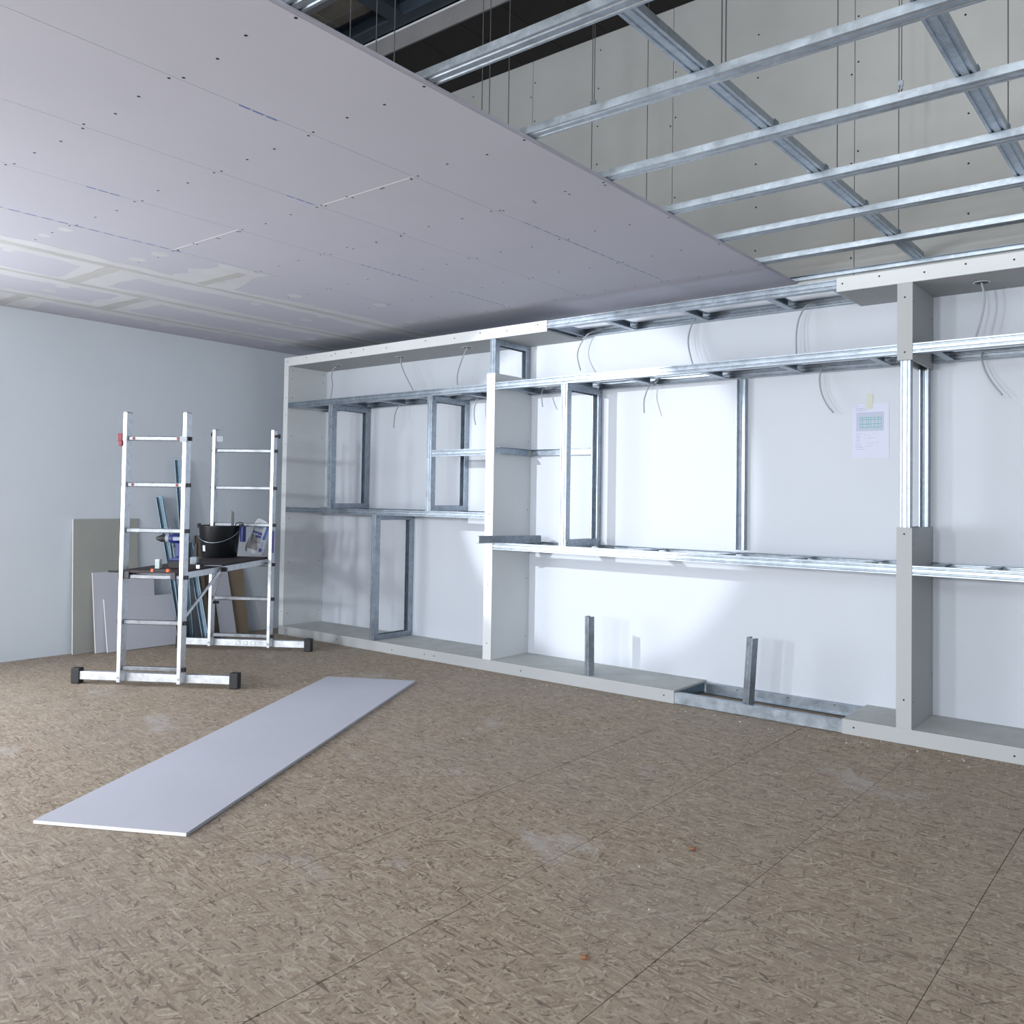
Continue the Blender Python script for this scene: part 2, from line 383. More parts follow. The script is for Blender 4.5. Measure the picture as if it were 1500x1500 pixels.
for ya in sys_[1:-1]:
    for xa, xb in zip(sxs, sxs[1:]): B(xa + .006, xb - .006, ya - .0055, ya + .0055, ZD_ - .002, 5.0).build('mortar_joint', M_MORTAR, rf)
B(-0.2, XE + .2, YF - .2, .2, 5.1, 5.2).build('roof_top', M_CONC, rf)
bk = thing('bulkhead', 'dark boxed bulkhead along the top of the back wall', 'bulkhead', (4.7, -0.36, 4.47))
bx = [2.25 + 0.378 * k for k in range(-6, 20)]
bx = [0.0] + [x for x in bx if 0.05 < x < XE] + [XE]
for a, b in zip(bx, bx[1:]): B(a + .002, b - .002, -0.716, -0.002, 4.47, 4.482).build('panel', M_DARKCEIL, bk)
B(0, XE, -0.73, -0.716, 4.468, 4.60).build('front_board', M_BULK, bk)
B(0, XE, -0.73, -0.716, 4.60, 4.615).build('edge_strip', M_CLADC, bk)
B(0, XE, -0.714, -0.002, 4.484, 4.60).build('carcass', M_DARKCEIL, bk)
def ibeam(name, p0, p1, h, w, label):
    p0, p1 = Vector(p0), Vector(p1); ax = p1 - p0; sd = ax.normalized().cross(Vector((0, 0, 1)))
    t = 0.014; hw = w / 2
    poly = [(-hw, 0), (hw, 0), (hw, t), (t / 2, t), (t / 2, h - t), (hw, h - t), (hw, h), (-hw, h), (-hw, h - t), (-t / 2, h - t), (-t / 2, t), (-hw, t)]
    return tag(MB().prism(poly, p0, sd, (0, 0, 1), ax, ax.length).build(name, M_STEELBL), label, 'steel beam')
ibeam('steel_beam', (0.01, -0.787, 4.622), (XE - .01, -0.787, 4.622), 0.142, 0.10, 'dark blue steel beam running beside the bulkhead under the roof')
ibeam('steel_beam', (2.125, -5.4, 4.625), (2.125, -0.84, 4.625), 0.139, 0.14, 'dark blue steel cross beam butting against the long roof beam')

yd = on_z(455, 22, 4.62).y
dk = thing('roof_duct', 'purple grey boxed duct hung under the roof beside the cross beam', 'duct', (1.0, yd - .2, 4.62))
B(0.005, 1.95, yd - .4, yd, 4.62, 4.74).build('duct_body', M_BULK, dk); B(0.005, 1.95, yd - .40, yd - .36, 4.74, 4.7645).build('hanger_strip', M_STEELBL, dk)
# ------------------------------------------------------------------ suspended plasterboard ceiling
ce = thing('ceiling', 'suspended plasterboard ceiling, partly filled, ending at an open edge', 'ceiling', (2.4, -5, HC), structure=True)
cx = [0.0] + [XC - BW * k for k in range(7, -1, -1)]
RUN_Y = [-0.503 - 0.5147 * k for k in range(0, 20)]
ends = {0: (2.05,), 1: (2.60,), 2: (2.05,), 3: (2.60,), 4: (2.05,), 5: (2.6,), 6: (2.05,), 7: (2.60,)}
scr_unfilled = []
n = len(cx) - 1
for i in range(n):
    row = n - 1 - i                                # 0 = row at the open edge
    ys = [-0.004]; y = -(2.047 if row % 2 == 0 else 2.562)
    if row == 3: y = -2.575
    while y > YF: ys.append(y); y -= 2.573
    ys.append(YF + .002)
    for j in range(len(ys) - 1):
        g = 0.0010
        wide = (row in (1, 3) and j == 0)
        y0, y1 = ys[j + 1] + (0.004 if wide else g), ys[j] - g
        if row == 0:
            x0, x1 = cx[i] + g, cx[i + 1]
            poly = [(x0, 0), (x1 - .010, 0), (x1 - .003, .0025), (x1, .006), (x1, T), (x0, T)]
            MB().prism(poly, (0, y0, HC), (1, 0, 0), (0, 0, 1), (0, 1, 0), y1 - y0).build('plasterboard', M_CEIL, ce)
        else: B(cx[i] + g, cx[i + 1] - g, y0, y1, HC, HC + T).build('plasterboard', M_CEIL, ce)
    if cx[i] > 1.5:
        for ry in RUN_Y[:12]:
            for q in range(4):
                scr_unfilled.append((cx[i] + 0.02 + (BW - 0.04) * q / 3 + random.uniform(-.015, .015) * (0 < q < 3), ry + random.uniform(-.02, .02), HC))
    for yy in ys[1:-1]:
        for q in range(4): scr_unfilled.append((cx[i] + 0.03 + (BW - 0.06) * q / 3, yy + 0.018, HC)) if cx[i] > 1.5 else None
screws(scr_unfilled, (0, 0, -1), ce, 0.0055)
# white gypsum showing at two open end joints
for (xa, xb, yy) in ((3.545, 4.15, -2.562), (2.322, 2.93, -2.575)):
    B(xa, xb, yy - .0005, yy + .0045, HC - .0003, HC + .008).build('open_joint', M_CORE, ce)
# blue printed dashes along the board edges
mk = MB()
def dash(x, ya, yb, nn, w=0.0035, gap=0.2):
    stp = (yb - ya) / nn
    for k in range(nn): mk.box(x - w, x + w, ya + stp * k, ya + stp * (k + 1 - gap), HC - .0005, HC + .001)
dash(cx[-2] - .006, -3.36, -3.20, 3); dash(cx[-4] - .004, -3.30, -3.15, 3); dash(cx[-3] - .002, -2.73, -2.58, 3)
dash(cx[-5] + .006, -3.45, -2.50, 13, 0.0035, 0.35); dash(cx[-4] + .01, -1.80, -1.34, 10, 0.003, .35); dash(cx[-4] + .012, -0.98, -0.55, 9, 0.003, .35)
dash(cx[-2] + .004, -1.85, -0.55, 16, 0.002, .45)
mo = mk.build('printed_dashes', M_MARK, ce); mo['kind'] = 'stuff'
# filled joints near the left wall: irregular trowelled bands with a darker middle
def band(xc, ya, yb, w, z, m, name, along='y', rag=0.18, step=0.09):
    nn = max(2, int(abs(yb - ya) / step)); vs = []; ph = random.random() * 9
    for k in range(nn + 1):
        t = ya + (yb - ya) * k / nn
        for s_ in (-1, 1):
            e = w * (0.5 + rag * (0.6 * math.sin(t * 3.1 + ph + s_) + 0.4 * random.uniform(-1, 1))) * s_
            vs.append((xc + e, t, z) if along == 'y' else (t, xc + e, z))
    k2 = len(vs); vs += [(a, b, c + .002) for a, b, c in vs]
    fs = []
    for k in range(nn):
        a = 2 * k; fs += [(a, a + 1, a + 3, a + 2), (k2 + a, k2 + a + 2, k2 + a + 3, k2 + a + 1), (a, a + 2, k2 + a + 2, k2 + a), (a + 1, k2 + a + 1, k2 + a + 3, a + 3)]
    fs += [(0, k2, k2 + 1, 1), (2 * nn, 2 * nn + 1, k2 + 2 * nn + 1, k2 + 2 * nn)]
    return MB().add(vs, fs).build(name, m, ce)
for k, xj in enumerate((cx[3], cx[2], cx[1])):
    band(xj, -5.2, -0.02, 0.24, HC - .0006, M_FILL, 'filler_band'); band(xj + .01, -5.2, -0.02, 0.055, HC - .0010, M_FILLD, 'filler_joint', rag=.35)
for (ya, xa, xb) in ((-2.56, cx[2], cx[3]), (-2.05, cx[1], cx[2]), (-2.56, cx[0], cx[1]), (-4.6, cx[1], cx[2])):
    band(ya, xa + .05, xb - .05, 0.30, HC - .0005, M_FILL, 'filler_band', 'x'); band(ya - .02, xa + .03, xb - .03, 0.085, HC - .0009, M_FILLD, 'filler_joint', 'x')
band(-2.06, cx[3] + .05, cx[4] - 0.02, 0.34, HC - .0005, M_FILL, 'filler_band', 'x', .3)
band(-2.08, cx[3] + .05, cx[4] - 0.12, 0.07, HC - .0009, M_FILLD, 'filler_joint', 'x', .3)
sp_ = MB()
for i in range(0, 4):
    for ry in RUN_Y[:9]:
        for q in (0, 1, 2):
            if random.random() < .8:
                p = Vector((cx[i] + .1 + .2 * q + random.uniform(-.04, .04), ry + random.uniform(-.03, .03), HC - .0003)); r = random.uniform(.028, .05)
                sp_.tube([p, p + Vector((0, 0, .0012))], r, 10)
so_ = sp_.build('filler_dabs', M_FILL, ce); so_['kind'] = 'stuff'

# ------------------------------------------------------------------ ceiling grid
ZR = HC + T
def cd_profile(mb, p0, p1, up=Vector((0, 0, 1)), w=0.06, h=0.027):
    mb.chan(p0, p1, up, w, h, 0.0012, 0.006, True)
ordn = ['first', 'second', 'third', 'fourth', 'fifth', 'sixth', 'seventh', 'eighth', 'ninth', 'tenth']
for k, ry in enumerate(RUN_Y[:10]):
    mb = MB(); cd_profile(mb, (XC - 0.45, ry, ZR + .0005), (XE - 0.01, ry, ZR + .0005))
    tag(mb.build('furring_channel', M_ZINC), '%s galvanised ceiling channel out from the back wall, parallel to it' % ordn[k], 'channel', 'ceiling furring channels')
mb = MB().chan((XC - .3, -0.002, ZR + .0145), (XE - .01, -0.002, ZR + .0145), (0, -1, 0), 0.028, 0.028, 0.001)
tag(mb.build('edge_track', M_ZINC), 'thin galvanised edge track fixed to back wall at ceiling level', 'channel')
MAINX = (4.10, 4.79 - .03, 5.452, 6.115, 6.778, 7.44, 8.10)
MAINX = (4.126, 4.789, 5.452, 6.115, 6.778, 7.441, 8.104)
for x in MAINX[2:]:
    mb = MB(); cd_profile(mb, (x, -0.03, ZR + .0282), (x, -5.6, ZR + .0282))
    i = MAINX.index(x)
    m_ = mb.build('main_channel', M_ZINC); tag(m_, 'galvanised main channel lying across the furring channels, %s out from the boarded edge' % ordn[i - 2], 'channel', 'main ceiling channels')
    # crossing clips as parts
    for ry in RUN_Y[:10]:
        c = MB()
        for s_ in (-1, 1):
            c.box(x + s_ * .0312 - .0008, x + s_ * .0312 + .0008, ry - .02, ry + .02, ZR + .012, ZR + .060)
        c.box(x - .032, x + .032, ry - .010, ry + .010, ZR + .0565, ZR + .0585)
        c.build('crossing_clip', M_ZINCB, m_)
x = MAINX[0]
mb = MB(); cd_profile(mb, (x, -0.03, ZR + .0282), (x, -5.6, ZR + .0282)); tag(mb.build('main_channel', M_ZINC), 'galvanised main channel hidden above the boarded ceiling', 'channel', 'main ceiling channels')
def hanger(x, y, clip=None, lab='', z1=None):
    kk = min(range(10), key=lambda q: abs(RUN_Y[q] - y)); lab += ', near the %s channel from the wall' % ordn[kk]
    z0 = ZR + .054; z1 = z1 or (4.468 if y > -.73 else 4.764)
    if -.84 < y <= -.73: z1 = 4.621
    t = thing('wire_hanger', lab, 'wire', (x, y, z0), 'ceiling hanger wires')
    MB().tube([(x, y, z0), (x, y, z1)], 0.0022, 6).build('wire', M_WIRE, t)
    MB().box(x - .012, x + .012, y - .004, y + .004, z0 - .0, z0 + .03).build('hook', M_ZINCB, t)
    if clip:
        MB().tube([(x + .013, y, clip - .09), (x + .013, y, z1)], 0.0022, 6).build('wire', M_WIRE, t)
        c = MB().box(x - .008, x + .022, y - .006, y + .006, clip - .012, clip + .014)
        c.box(x - .004, x + .004, y - .008, y + .008, clip - .034, clip - .012); c.box(x + .010, x + .018, y - .008, y + .008, clip - .034, clip - .012)
        c.build('clip', M_ZINC, t)
xm0 = MAINX[0] + 0.66 - .66
# wires over the open grid: place from the photographed columns
for (px, py, xm, clip) in ((1316, 342, MAINX[2], 3.36), (1226, 250, MAINX[2], None), (1063, 105, MAINX[2], None), (1057, 100, MAINX[2], None), (1477, 192, MAINX[3], None)):
    best = min((k / 200.0 for k in range(-800, 0)), key=lambda yy: abs((CAM + 0 * CAM).x * 0 + ((lambda d: PPX + F_PX * d.dot(RT) / d.dot(fwd))(Vector((xm, yy, ZR + .06)) - CAM)) - px))
    hanger(xm, best, clip, ('spring clipped' if clip else 'thin') + ' wire hanger on a bare main channel')
for (px, clip) in ((866, 3.30), (947, None), (744, None), (716, 3.75), (706, None), (577, None), (551, None), (513, None)):
    def colx(yy, xx): d = Vector((xx, yy, 2.9)) - CAM; return PPX + F_PX * d.dot(RT) / d.dot(fwd)
    best = min((k / 200.0 for k in range(-900, 0)), key=lambda yy: abs(colx(yy, MAINX[0]) - px))
    hanger(MAINX[0], best, clip, ('spring clipped' if clip else 'thin') + ' wire hanger above the boarded ceiling')

# ------------------------------------------------------------------ shelving: columns, plinth and soffit
YB = -0.0008
def cl(name, label, loc): return thing(name, label, 'cladding', loc)
# left end panel
a = cl('end_panel', 'grey plasterboard end panel of the shelving beside the left wall', ((XL0 + XL1) / 2, -D / 2, HP))
B(XL0, XL1, -D, -D + T, HP + .0005, HS - .0005).build('front_board', M_CLADC, a)
B(XL1 - T, XL1, -D + T, YB, HP + .0005, HS - .0005).build('side_board', M_CLADC, a)
B(XL0, XL1 - T, -D + T, YB, HP + .0005, HS - .0005).build('frame', M_ZINCB, a)
screws([((XL0 + XL1) / 2 + .005, -D, z) for z in (.2, .55, .95, 1.3, 1.65, 1.9, 2.05, 2.25)], (0, -1, 0), a)
screws([(XL1, yy, z) for yy in (-.37, -.04) for z in (.18, .62, 1.0, 1.72, 2.05, 2.22, 2.29)], (1, 0, 0), a)
# plinth, two boarded lengths and an open metal one
def plinth(x0, x1, label, holes):
    p = cl('plinth', label, ((x0 + x1) / 2, -D / 2, 0))
    B(x0, x1, -D, -D + T, 0.0005, HP).build('front_board', M_CLAD, p)
    B(x0, x1, -D + T, YB, HP - T, HP).build('top_board', M_DUSTY, p)
    B(x0 + .012, x1 - .012, -D + T, YB, 0.0005, HP - T).build('frame', M_ZINCB, p)
    screws([(x, -D, z) for x, z in holes], (0, -1, 0), p, 0.005); return p
XP0, XP1 = 4.188, 5.180
plinth(XL0, XP0, 'long grey dusty plasterboard plinth from the end panel to the open metal bay', [(.42, .04), (1.1, .04), (1.75, .03), (2.1, .04), (2.2, .04), (3.02, .04), (4.12, .04)])
plinth(XP1, XE - .01, 'grey dusty plasterboard plinth under the right column', [(5.24, .04), (5.98, .035), (6.5, .04)])
t = thing('metal_plinth', 'open galvanised plinth frame between the two boarded plinths', 'metal frame', ((XP0 + XP1) / 2, -D / 2, 0))
MB().chan((XP0 + .001, -D + .003, .034), (XP1 - .001, -D + .003, .034), (0, 1, 0), .062, .04, .0015, .008, False).build('front_track', M_ZINC, t)
MB().chan((XP0 + .001, -.002, .034), (XP1 - .001, -.002, .034), (0, -1, 0), .062, .04, .0015, .0, False).build('rear_track', M_ZINC, t)
screws([(x, -.0035, .045) for x in (4.4, 4.72, 5.0)], (0, -1, 0), t, .004, 'fixings')
# soffit, two boarded lengths and an open metal one
XS0, XS1 = 3.197, 5.139
def soffit(x0, x1, label, sx, end):
    p = cl('soffit', label, ((x0 + x1) / 2, -D / 2, HS))
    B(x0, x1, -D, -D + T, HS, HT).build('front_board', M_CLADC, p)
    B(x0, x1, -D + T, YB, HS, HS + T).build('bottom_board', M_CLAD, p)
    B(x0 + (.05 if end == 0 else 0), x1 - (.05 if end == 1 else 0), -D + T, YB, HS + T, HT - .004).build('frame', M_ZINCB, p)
    screws([(x, -D, HS + .04 + (.012 if k % 2 else 0)) for k, x in enumerate(sx)], (0, -1, 0), p, .005)
    screws([(x + .1, yy, HS) for x in sx for yy in (-.385, -.03)], (0, 0, -1), p); return p
sl = soffit(XL0, XS0, 'long pale plasterboard soffit over the left bays', [.36, .62, .95, 1.0, 1.2, 1.35, 1.62, 2.05, 2.35, 2.6, 2.85, 3.12], 1)
sr = soffit(XS1, XE - .01, 'pale plasterboard soffit over the right column', [5.17, 5.36, 5.58, 5.77, 5.98, 6.3], 0)

def rail(name, label, x0, x1, z0, z1, cross, up, first=True, open_side=None, grp='shelf rails'):
    """ladder-like shelf of galvanised channel: front and rear channel plus cross pieces"""
    zc, h = (z0 + z1) / 2, z1 - z0
    t = thing(name, label, 'metal frame', ((x0 + x1) / 2, -D / 2, z0), grp)
    MB().chan((x0, -D + .001, zc), (x1, -D + .001, zc), (0, 1, 0), h, .045, .0014, .007, True).build('front_channel', M_ZINC, t)
    MB().chan((x0, -.0015, zc), (x1, -.0015, zc), (0, -1, 0), h, .04, .0014, 0, True).build('rear_channel', M_ZINC, t)
    for x, o in cross:
        MB().chan((x, -D + .0475, zc), (x, -.0435, zc), (o, 0, 0), h - .006, .04, .0014, .006, False).build('cross_channel', M_ZINC, t)
    scr = MB()
    for x, o in cross:
        for yy in (-.30, -.10): scr.disc((x - o * .0006, yy, zc), (-o, 0, 0), .004, .003, 6)
    s_ = scr.build('fixings', M_SCREW, t); s_['kind'] = 'stuff'
    return t
def xs_at(px, py, y): return on_y(px, py, y).x
top_f = rail('metal_soffit', 'open galvanised soffit frame between the two boarded soffits', XS0 + .001, XS1 - .001, HT - .055, HT - .004,
     [(XS0 + .045, -1), (3.62, 1), (4.16, 1), (4.72, 1), (XS1 - .04, 1)], True)
ZA = (1.962, 2.012); ZL = (0.845, 0.893); ZD = (1.058, 1.100)
rail('ladder_shelf', 'upper galvanised shelf frame between the end panel and the white column', XL1 + .001, XM0 - .001, ZA[0] - .004, ZA[1] - .006, [(.50, 1), (.98, 1), (1.45, 1), (1.90, 1), (2.35, 1), (2.63, -1)], True)
rail('ladder_shelf', 'lower galvanised shelf frame between the end panel and the white column', XL1 + .001, XM0 - .001, *ZD, [(.50, 1), (.92, 1), (1.45, 1), (2.06, 1), (2.5, 1)], False)
rail('ladder_shelf', 'upper galvanised shelf frame of the wide bay with the taped paper plan', XM1 + .001, XR0 - .001, *ZA, [(2.80, 1), (3.32, 1), (3.78, 1), (4.30, 1), (4.78, 1), (5.28, 1)], True)
rail('ladder_shelf', 'lower galvanised shelf frame of the wide bay with the taped paper plan', XM1 + .001, XR0 - .001, *ZL, [(2.82, 1), (3.33, 1), (3.86, 1), (4.40, 1), (4.85, 1), (5.25, 1)], False)
rail('ladder_shelf', 'upper galvanised shelf frame right of the half open column', XR1 + .001, XE - .01, *ZA, [(5.60, 1), (6.12, 1), (6.7, 1), (7.3, 1)], True)
rail('ladder_shelf', 'lower galvanised shelf frame right of the half open column', XR1 + .001, XE - .01, *ZL, [(5.58, 1), (5.83, 1), (6.3, 1), (6.9, 1)], False)

def rect_frame(parent, x, z0, z1, w=.05, y0=-D, y1=YB, mt=None):
    mt = mt or M_ZINC
    MB().chan((x, y0 + .001, z0), (x, y0 + .001, z1), (0, 1, 0), w, .048, .0014, .006, True).build('front_post', mt, parent)
    MB().chan((x, y1 - .001, z0), (x, y1 - .001, z1), (0, -1, 0), w, .048, .0014, .006, True).build('rear_post', mt, parent)
    MB().chan((x, y0 + .0005, z1 - .0005), (x, y1 - .0005, z1 - .0005), (0, 0, -1), w + .004, .04, .0014).build('top_track', mt, parent)
    MB().chan((x, y0 + .0005, z0 + .0005), (x, y1 - .0005, z0 + .0005), (0, 0, 1), w + .004, .04, .0014).build('bottom_track', mt, parent)
    pts = [(x + w / 2 + .0021, yy, zz) for yy in (y0 + .022, y1 - .022) for zz in (z0 + .022, z1 - .022)]
    screws(pts, (1, 0, 0), parent, .004, 'fixings')
for (x, z0, z1, lab) in ((.955, ZD[1] + .001, ZA[0] - .005, 'upright galvanised divider frame in the left bay, close to the end panel'),
                         (2.108, ZD[1] + .001, ZA[0] - .005, 'upright galvanised divider frame in the left bay with a short rail to the white column'),
                         (1.515, HP + .001, ZD[0] - .001, 'tall galvanised divider frame standing on the plinth under the left shelf'),
                         (3.35, ZL[1] + .001, ZA[0] - .001, 'tall galvanised divider frame in the wide bay beside the white column')):
    rect_frame(thing('shelf_divider', lab, 'metal frame', (x, -D / 2, z0)), x, z0, z1)
# middle column: boarded up to 2.08, bare frame above
HM = 2.079
c = cl('column', 'light-whitened plasterboard column with bare metal frame at its top', ((XM0 + XM1) / 2, -D / 2, HP))
B(XM0, XM1, -D, -D + T, HP + .0005, HM).build('front_board', M_CLADC, c)
B(XM1 - T, XM1, -D + T, YB, HP + .0005, HM).build('side_board', M_CLADC, c)  # paler board copy; the light on this column is in its colour
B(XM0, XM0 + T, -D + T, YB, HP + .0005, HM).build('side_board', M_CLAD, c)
rect_frame(c, (XM0 + XM1) / 2, HP + .002, HS - .0008, .0468, -D + T + .0005)
screws([((XM0 + XM1) / 2, -D, z) for z in (.19, .6, 1.09, 1.6, 2.04)], (0, -1, 0), c)
screws([(XM1, yy, z) for yy, z in ((-.03, .2), (-.03, .62), (-.03, 1.12), (-.03, 1.62))], (1, 0, 0), c)
# right column: boarded at top and bottom, frame showing between
c = cl('column', 'grey plasterboard column with an open middle showing its metal frame', ((XR0 + XR1) / 2, -D / 2, HP))
for z0, z1, k in ((HP + .0005, 1.082, 0), (1.930, HS - .0005, 1)):
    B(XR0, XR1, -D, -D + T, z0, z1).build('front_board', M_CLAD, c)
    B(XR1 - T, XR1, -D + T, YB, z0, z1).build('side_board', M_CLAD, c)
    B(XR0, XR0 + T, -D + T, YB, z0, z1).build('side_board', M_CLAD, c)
rect_frame(c, (XR0 + XR1) / 2, HP + .002, HS - .0008, .0468, -D + T + .0005)
screws([((XR0 + XR1) / 2, -D, z) for z in (.22, 1.05, 1.97, 2.25)], (0, -1, 0), c, .005)
screws([(XR1, yy, z) for yy, z in ((-.385, .21), (-.03, .30), (-.385, 1.0), (-.03, 1.01), (-.385, 2.23), (-.2, 2.28), (-.03, 2.2))], (1, 0, 0), c)

# short rails of the intermediate shelf
tag(MB().chan((2.136, -D + .001, 1.527), (XM0 - .001, -D + .001, 1.527), (0, 1, 0), .05, .04, .0014, 0, True).build('shelf_rail', M_ZINC),
    'short galvanised rail spanning from the divider frame to the white column', 'metal rail')
tag(MB().chan((XM1 + .001, -.395, 1.537), (XM1 + .001, -.041, 1.537), (1, 0, 0), .045, .04, .0014).build('shelf_rail', M_ZINC),
    'short galvanised rail screwed to the side of the white column', 'metal rail')
tag(MB().chan((XM1 + .003, -.0015, 1.537), (3.29, -.0015, 1.537), (0, -1, 0), .045, .04, .0014).build('shelf_rail', M_ZINC),
    'galvanised rail fixed to the back wall between white column and divider frame', 'metal rail')
tag(MB().chan((4.425, -.0015, ZL[1] + .012), (4.425, -.0015, ZA[0] - .004), (0, -1, 0), .055, .04, .0014, 0, True).build('wall_channel', M_ZINC),
    'upright galvanised channel fixed to the middle of the back wall', 'metal channel')
# loose off-cuts
b1 = on_z(857, 992, HP + .0005); 
tag(MB().chan((3.545, -.392, HP + .0005), (3.540, -.392, .452), (0.45, 1, 0), .05, .04, .0014, 0, True).build('channel_offcut', M_ZINC),
    'short galvanised off-cut standing upright on the boarded plinth', 'metal channel')
tag(MB().chan((4.628, -.385, .066), (4.652, -.389, .436), (0.45, 1, 0), .05, .04, .0014, 0, True).build('channel_offcut', M_ZINC),
    'short galvanised off-cut leaning in the open plinth frame', 'metal channel')
od = (Vector((2.945, -.13, 0)) - Vector((2.765, -.585, 0))).normalized(); on_ = Vector((od.y, -od.x, 0))
tag(MB().chan(Vector((2.768, -.590, ZL[1] + .0255)) + on_ * .02, Vector((2.948, -.135, ZL[1] + .0255)) + on_ * .02, -on_, .05, .04, .0014).build('channel_offcut', M_ZINC),
    'short galvanised off-cut laid across the lower shelf frame by the white column', 'metal channel')

# ------------------------------------------------------------------ electric cables
def smooth_path(p, sub=6):
    p = [Vector(q) for q in p]; q = [p[0]] + p + [p[-1]]; out = []
    for i in range(1, len(q) - 2):
        for k in range(sub):
            t = k / sub; a, b, c, d = q[i - 1:i + 3]
            out.append(0.5 * ((2 * b) + (c - a) * t + (2 * a - 5 * b + 4 * c - d) * t * t + (3 * b - a - 3 * c + d) * t ** 3))
    return out + [p[-1]]
def px_path(pts, o, s, y0, y1):
    n_ = len(pts) - 1; return [on_y(o[0] + a / s, o[1] + b / s, y0 + (y1 - y0) * i / n_) for i, (a, b) in enumerate(pts)]
def cable(path, lab, r=.0050):
    return tag(MB().tube(smooth_path(path), r, 8).build('cable', M_CABLE, None, True), lab, 'cable')
def hole(par, p, r=.034):
    MB().disc((p.x, p.y, HS - .0006), (0, 0, 1), r, .0009, 20).build('hole_dark_disc', M_BLACK, par)  # black disc painted for the shade inside the hole; no opening cut
    k = 20; mb = MB().lathe([(r, -.0012), (r + .005, -.0012), (r + .005, 0.0005)], (p.x, p.y, HS - .0003), (0, 0, 1), k); mb.build('hole_rim', M_CORE, par)
O1, S1 = (440, 490), 5.0
for i, (pts, lab, par) in enumerate((
    ([(268, 228), (238, 260), (228, 310), (235, 370), (222, 470)], 'grey cable hanging from the soffit hole nearest the end panel', sl),
    ([(735, 166), (740, 225), (765, 290), (800, 360), (825, 410)], 'grey cable hanging from the middle soffit hole of the left bay', sl),
    ([(1223, 96), (1190, 165), (1160, 250), (1148, 310), (1150, 370)], 'grey cable hanging from the soffit hole beside the white column', sl))):
    h0 = on_z(O1[0] + pts[0][0] / S1, O1[1] + pts[0][1] / S1, HS); hole(par, h0)
    path = px_path(pts, O1, S1, h0.y, h0.y + .02); path[0] = Vector((h0.x, h0.y, HS - .0012)); cable(path, lab)
h0 = on_z(1400 + 285 / 7.5, 360 + 405 / 7.5, HS); hole(sr, h0)
path = px_path([(285, 408), (305, 490), (315, 580), (300, 720), (265, 860), (222, 1000)], (1400, 360), 7.5, h0.y, h0.y); path[0] = Vector((h0.x, h0.y, HS - .0012))
cable(path, 'grey cable hanging from the soffit hole right of the half open column')
cable(px_path([(760, 485), (735, 505), (710, 540), (690, 600), (683, 682)], O1, S1, -.05, -.16), 'grey cable curving down below the upper left shelf between the two divider frames')
cable(px_path([(1375, 415), (1340, 425), (1310, 445), (1280, 510), (1272, 590), (1282, 660)], O1, S1, -.05, -.16), 'grey cable curving down below the upper left shelf beside the white column')
O2, S2 = (780, 380), 2.885
cable(px_path([(300, 296), (240, 312), (205, 355), (190, 400), (195, 440), (203, 467)], O2, S2, -.045, -.14), 'grey cable drooping from the open soffit frame next to the long soffit')
cable(px_path([(712, 256), (690, 252), (668, 290), (658, 340), (663, 390), (678, 445)], O2, S2, -.045, -.14), 'grey cable drooping from the middle of the open soffit frame')
cable(px_path([(1197, 194), (1165, 190), (1130, 240), (1115, 310), (1115, 398)], O2, S2, -.045, -.14), 'grey cable drooping from the open soffit frame next to the right soffit')
cable(px_path([(1075, 430), (1020, 465), (995, 520), (987, 560), (988, 618)], (680, 440), 3.75, -.045, -.14), 'grey cable drooping below the upper shelf of the wide bay near its middle')
cable(px_path([(535, 468), (445, 480), (425, 520), (430, 583)], (680, 440), 3.75, -.043, -.14), 'short grey cable drooping below the upper shelf between white column and divider frame')
cable(px_path([(550, 488), (515, 495), (502, 545), (510, 610), (535, 665), (563, 700)], (1040, 380), 3.126, -.045, -.14), 'grey cable drooping beside the taped paper plan')
cable(px_path([(1250, 425), (1245, 460), (1265, 520), (1300, 575), (1338, 620)], (1040, 380), 3.126, -.05, -.16), 'grey cable drooping below the upper shelf right of the half open column')

# ------------------------------------------------------------------ paper plan on the wall
PW = thing('paper_plan', 'white paper plan with a green drawing taped to the back wall', 'paper', (5.19, -.002, 1.46))
x0, x1, z0, z1 = 5.092, 5.294, 1.460, 1.765
B(x0, x1, -.0016, -.0008, z0, z1).build('sheet', M_PAPER, PW)
MB().prism([(-.022, -.03), (.016, -.03), (.018, .056), (-.008, .058)], (5.188, -.0024, z1 - .0), (1, 0, 0), (0, 0, 1), (0, 1, 0), .0008).build('tape', M_TAPE, PW)
B(x0 + .022, x1 - .028, -.0019, -.0016, z1 - .155, z1 - .048).build('plan_print', M_PLANBG, PW)
g = MB(); gx0, gx1, gz0, gz1 = x0 + .042, x1 - .042, z1 - .135, z1 - .078
for z_ in (gz0, gz0 + .02, gz1 - .012, gz1): g.box(gx0, gx1, -.0023, -.0019, z_ - .0014, z_ + .0014)
for q in (0, .12, .32, .42, .52, .7, .86, 1): g.box(gx0 + (gx1 - gx0) * q - .001, gx0 + (gx1 - gx0) * q + .001, -.0023, -.0019, gz0, gz1)
g.build('plan_lines', M_GREENINK, PW)
g = MB()
for (za, xa, xb) in ((.012, .01, .035), (.024, .02, .10), (.030, .02, .06), (.036, .02, .08), (.166, .02, .055), (.175, .02, .045), (.184, .02, .045), (.192, .02, .045), (.204, .02, .045), (.212, .02, .045), (.226, .016, .05), (.238, .016, .055), (.247, .016, .06), (.258, .016, .07)):
    g.box(x0 + xa, x0 + xb, -.0019, -.0016, z1 - za - .0012, z1 - za + .0008)
for (za, xa) in ((.172, .06), (.176, .085), (.168, .11), (.196, .06), (.194, .085), (.190, .10), (.222, .08), (.222, .105), (.218, .13), (.238, .08), (.236, .10)):
    g.box(x0 + xa, x0 + xa + random.uniform(.012, .024), -.0019, -.0016, z1 - za - .002, z1 - za - .0004)
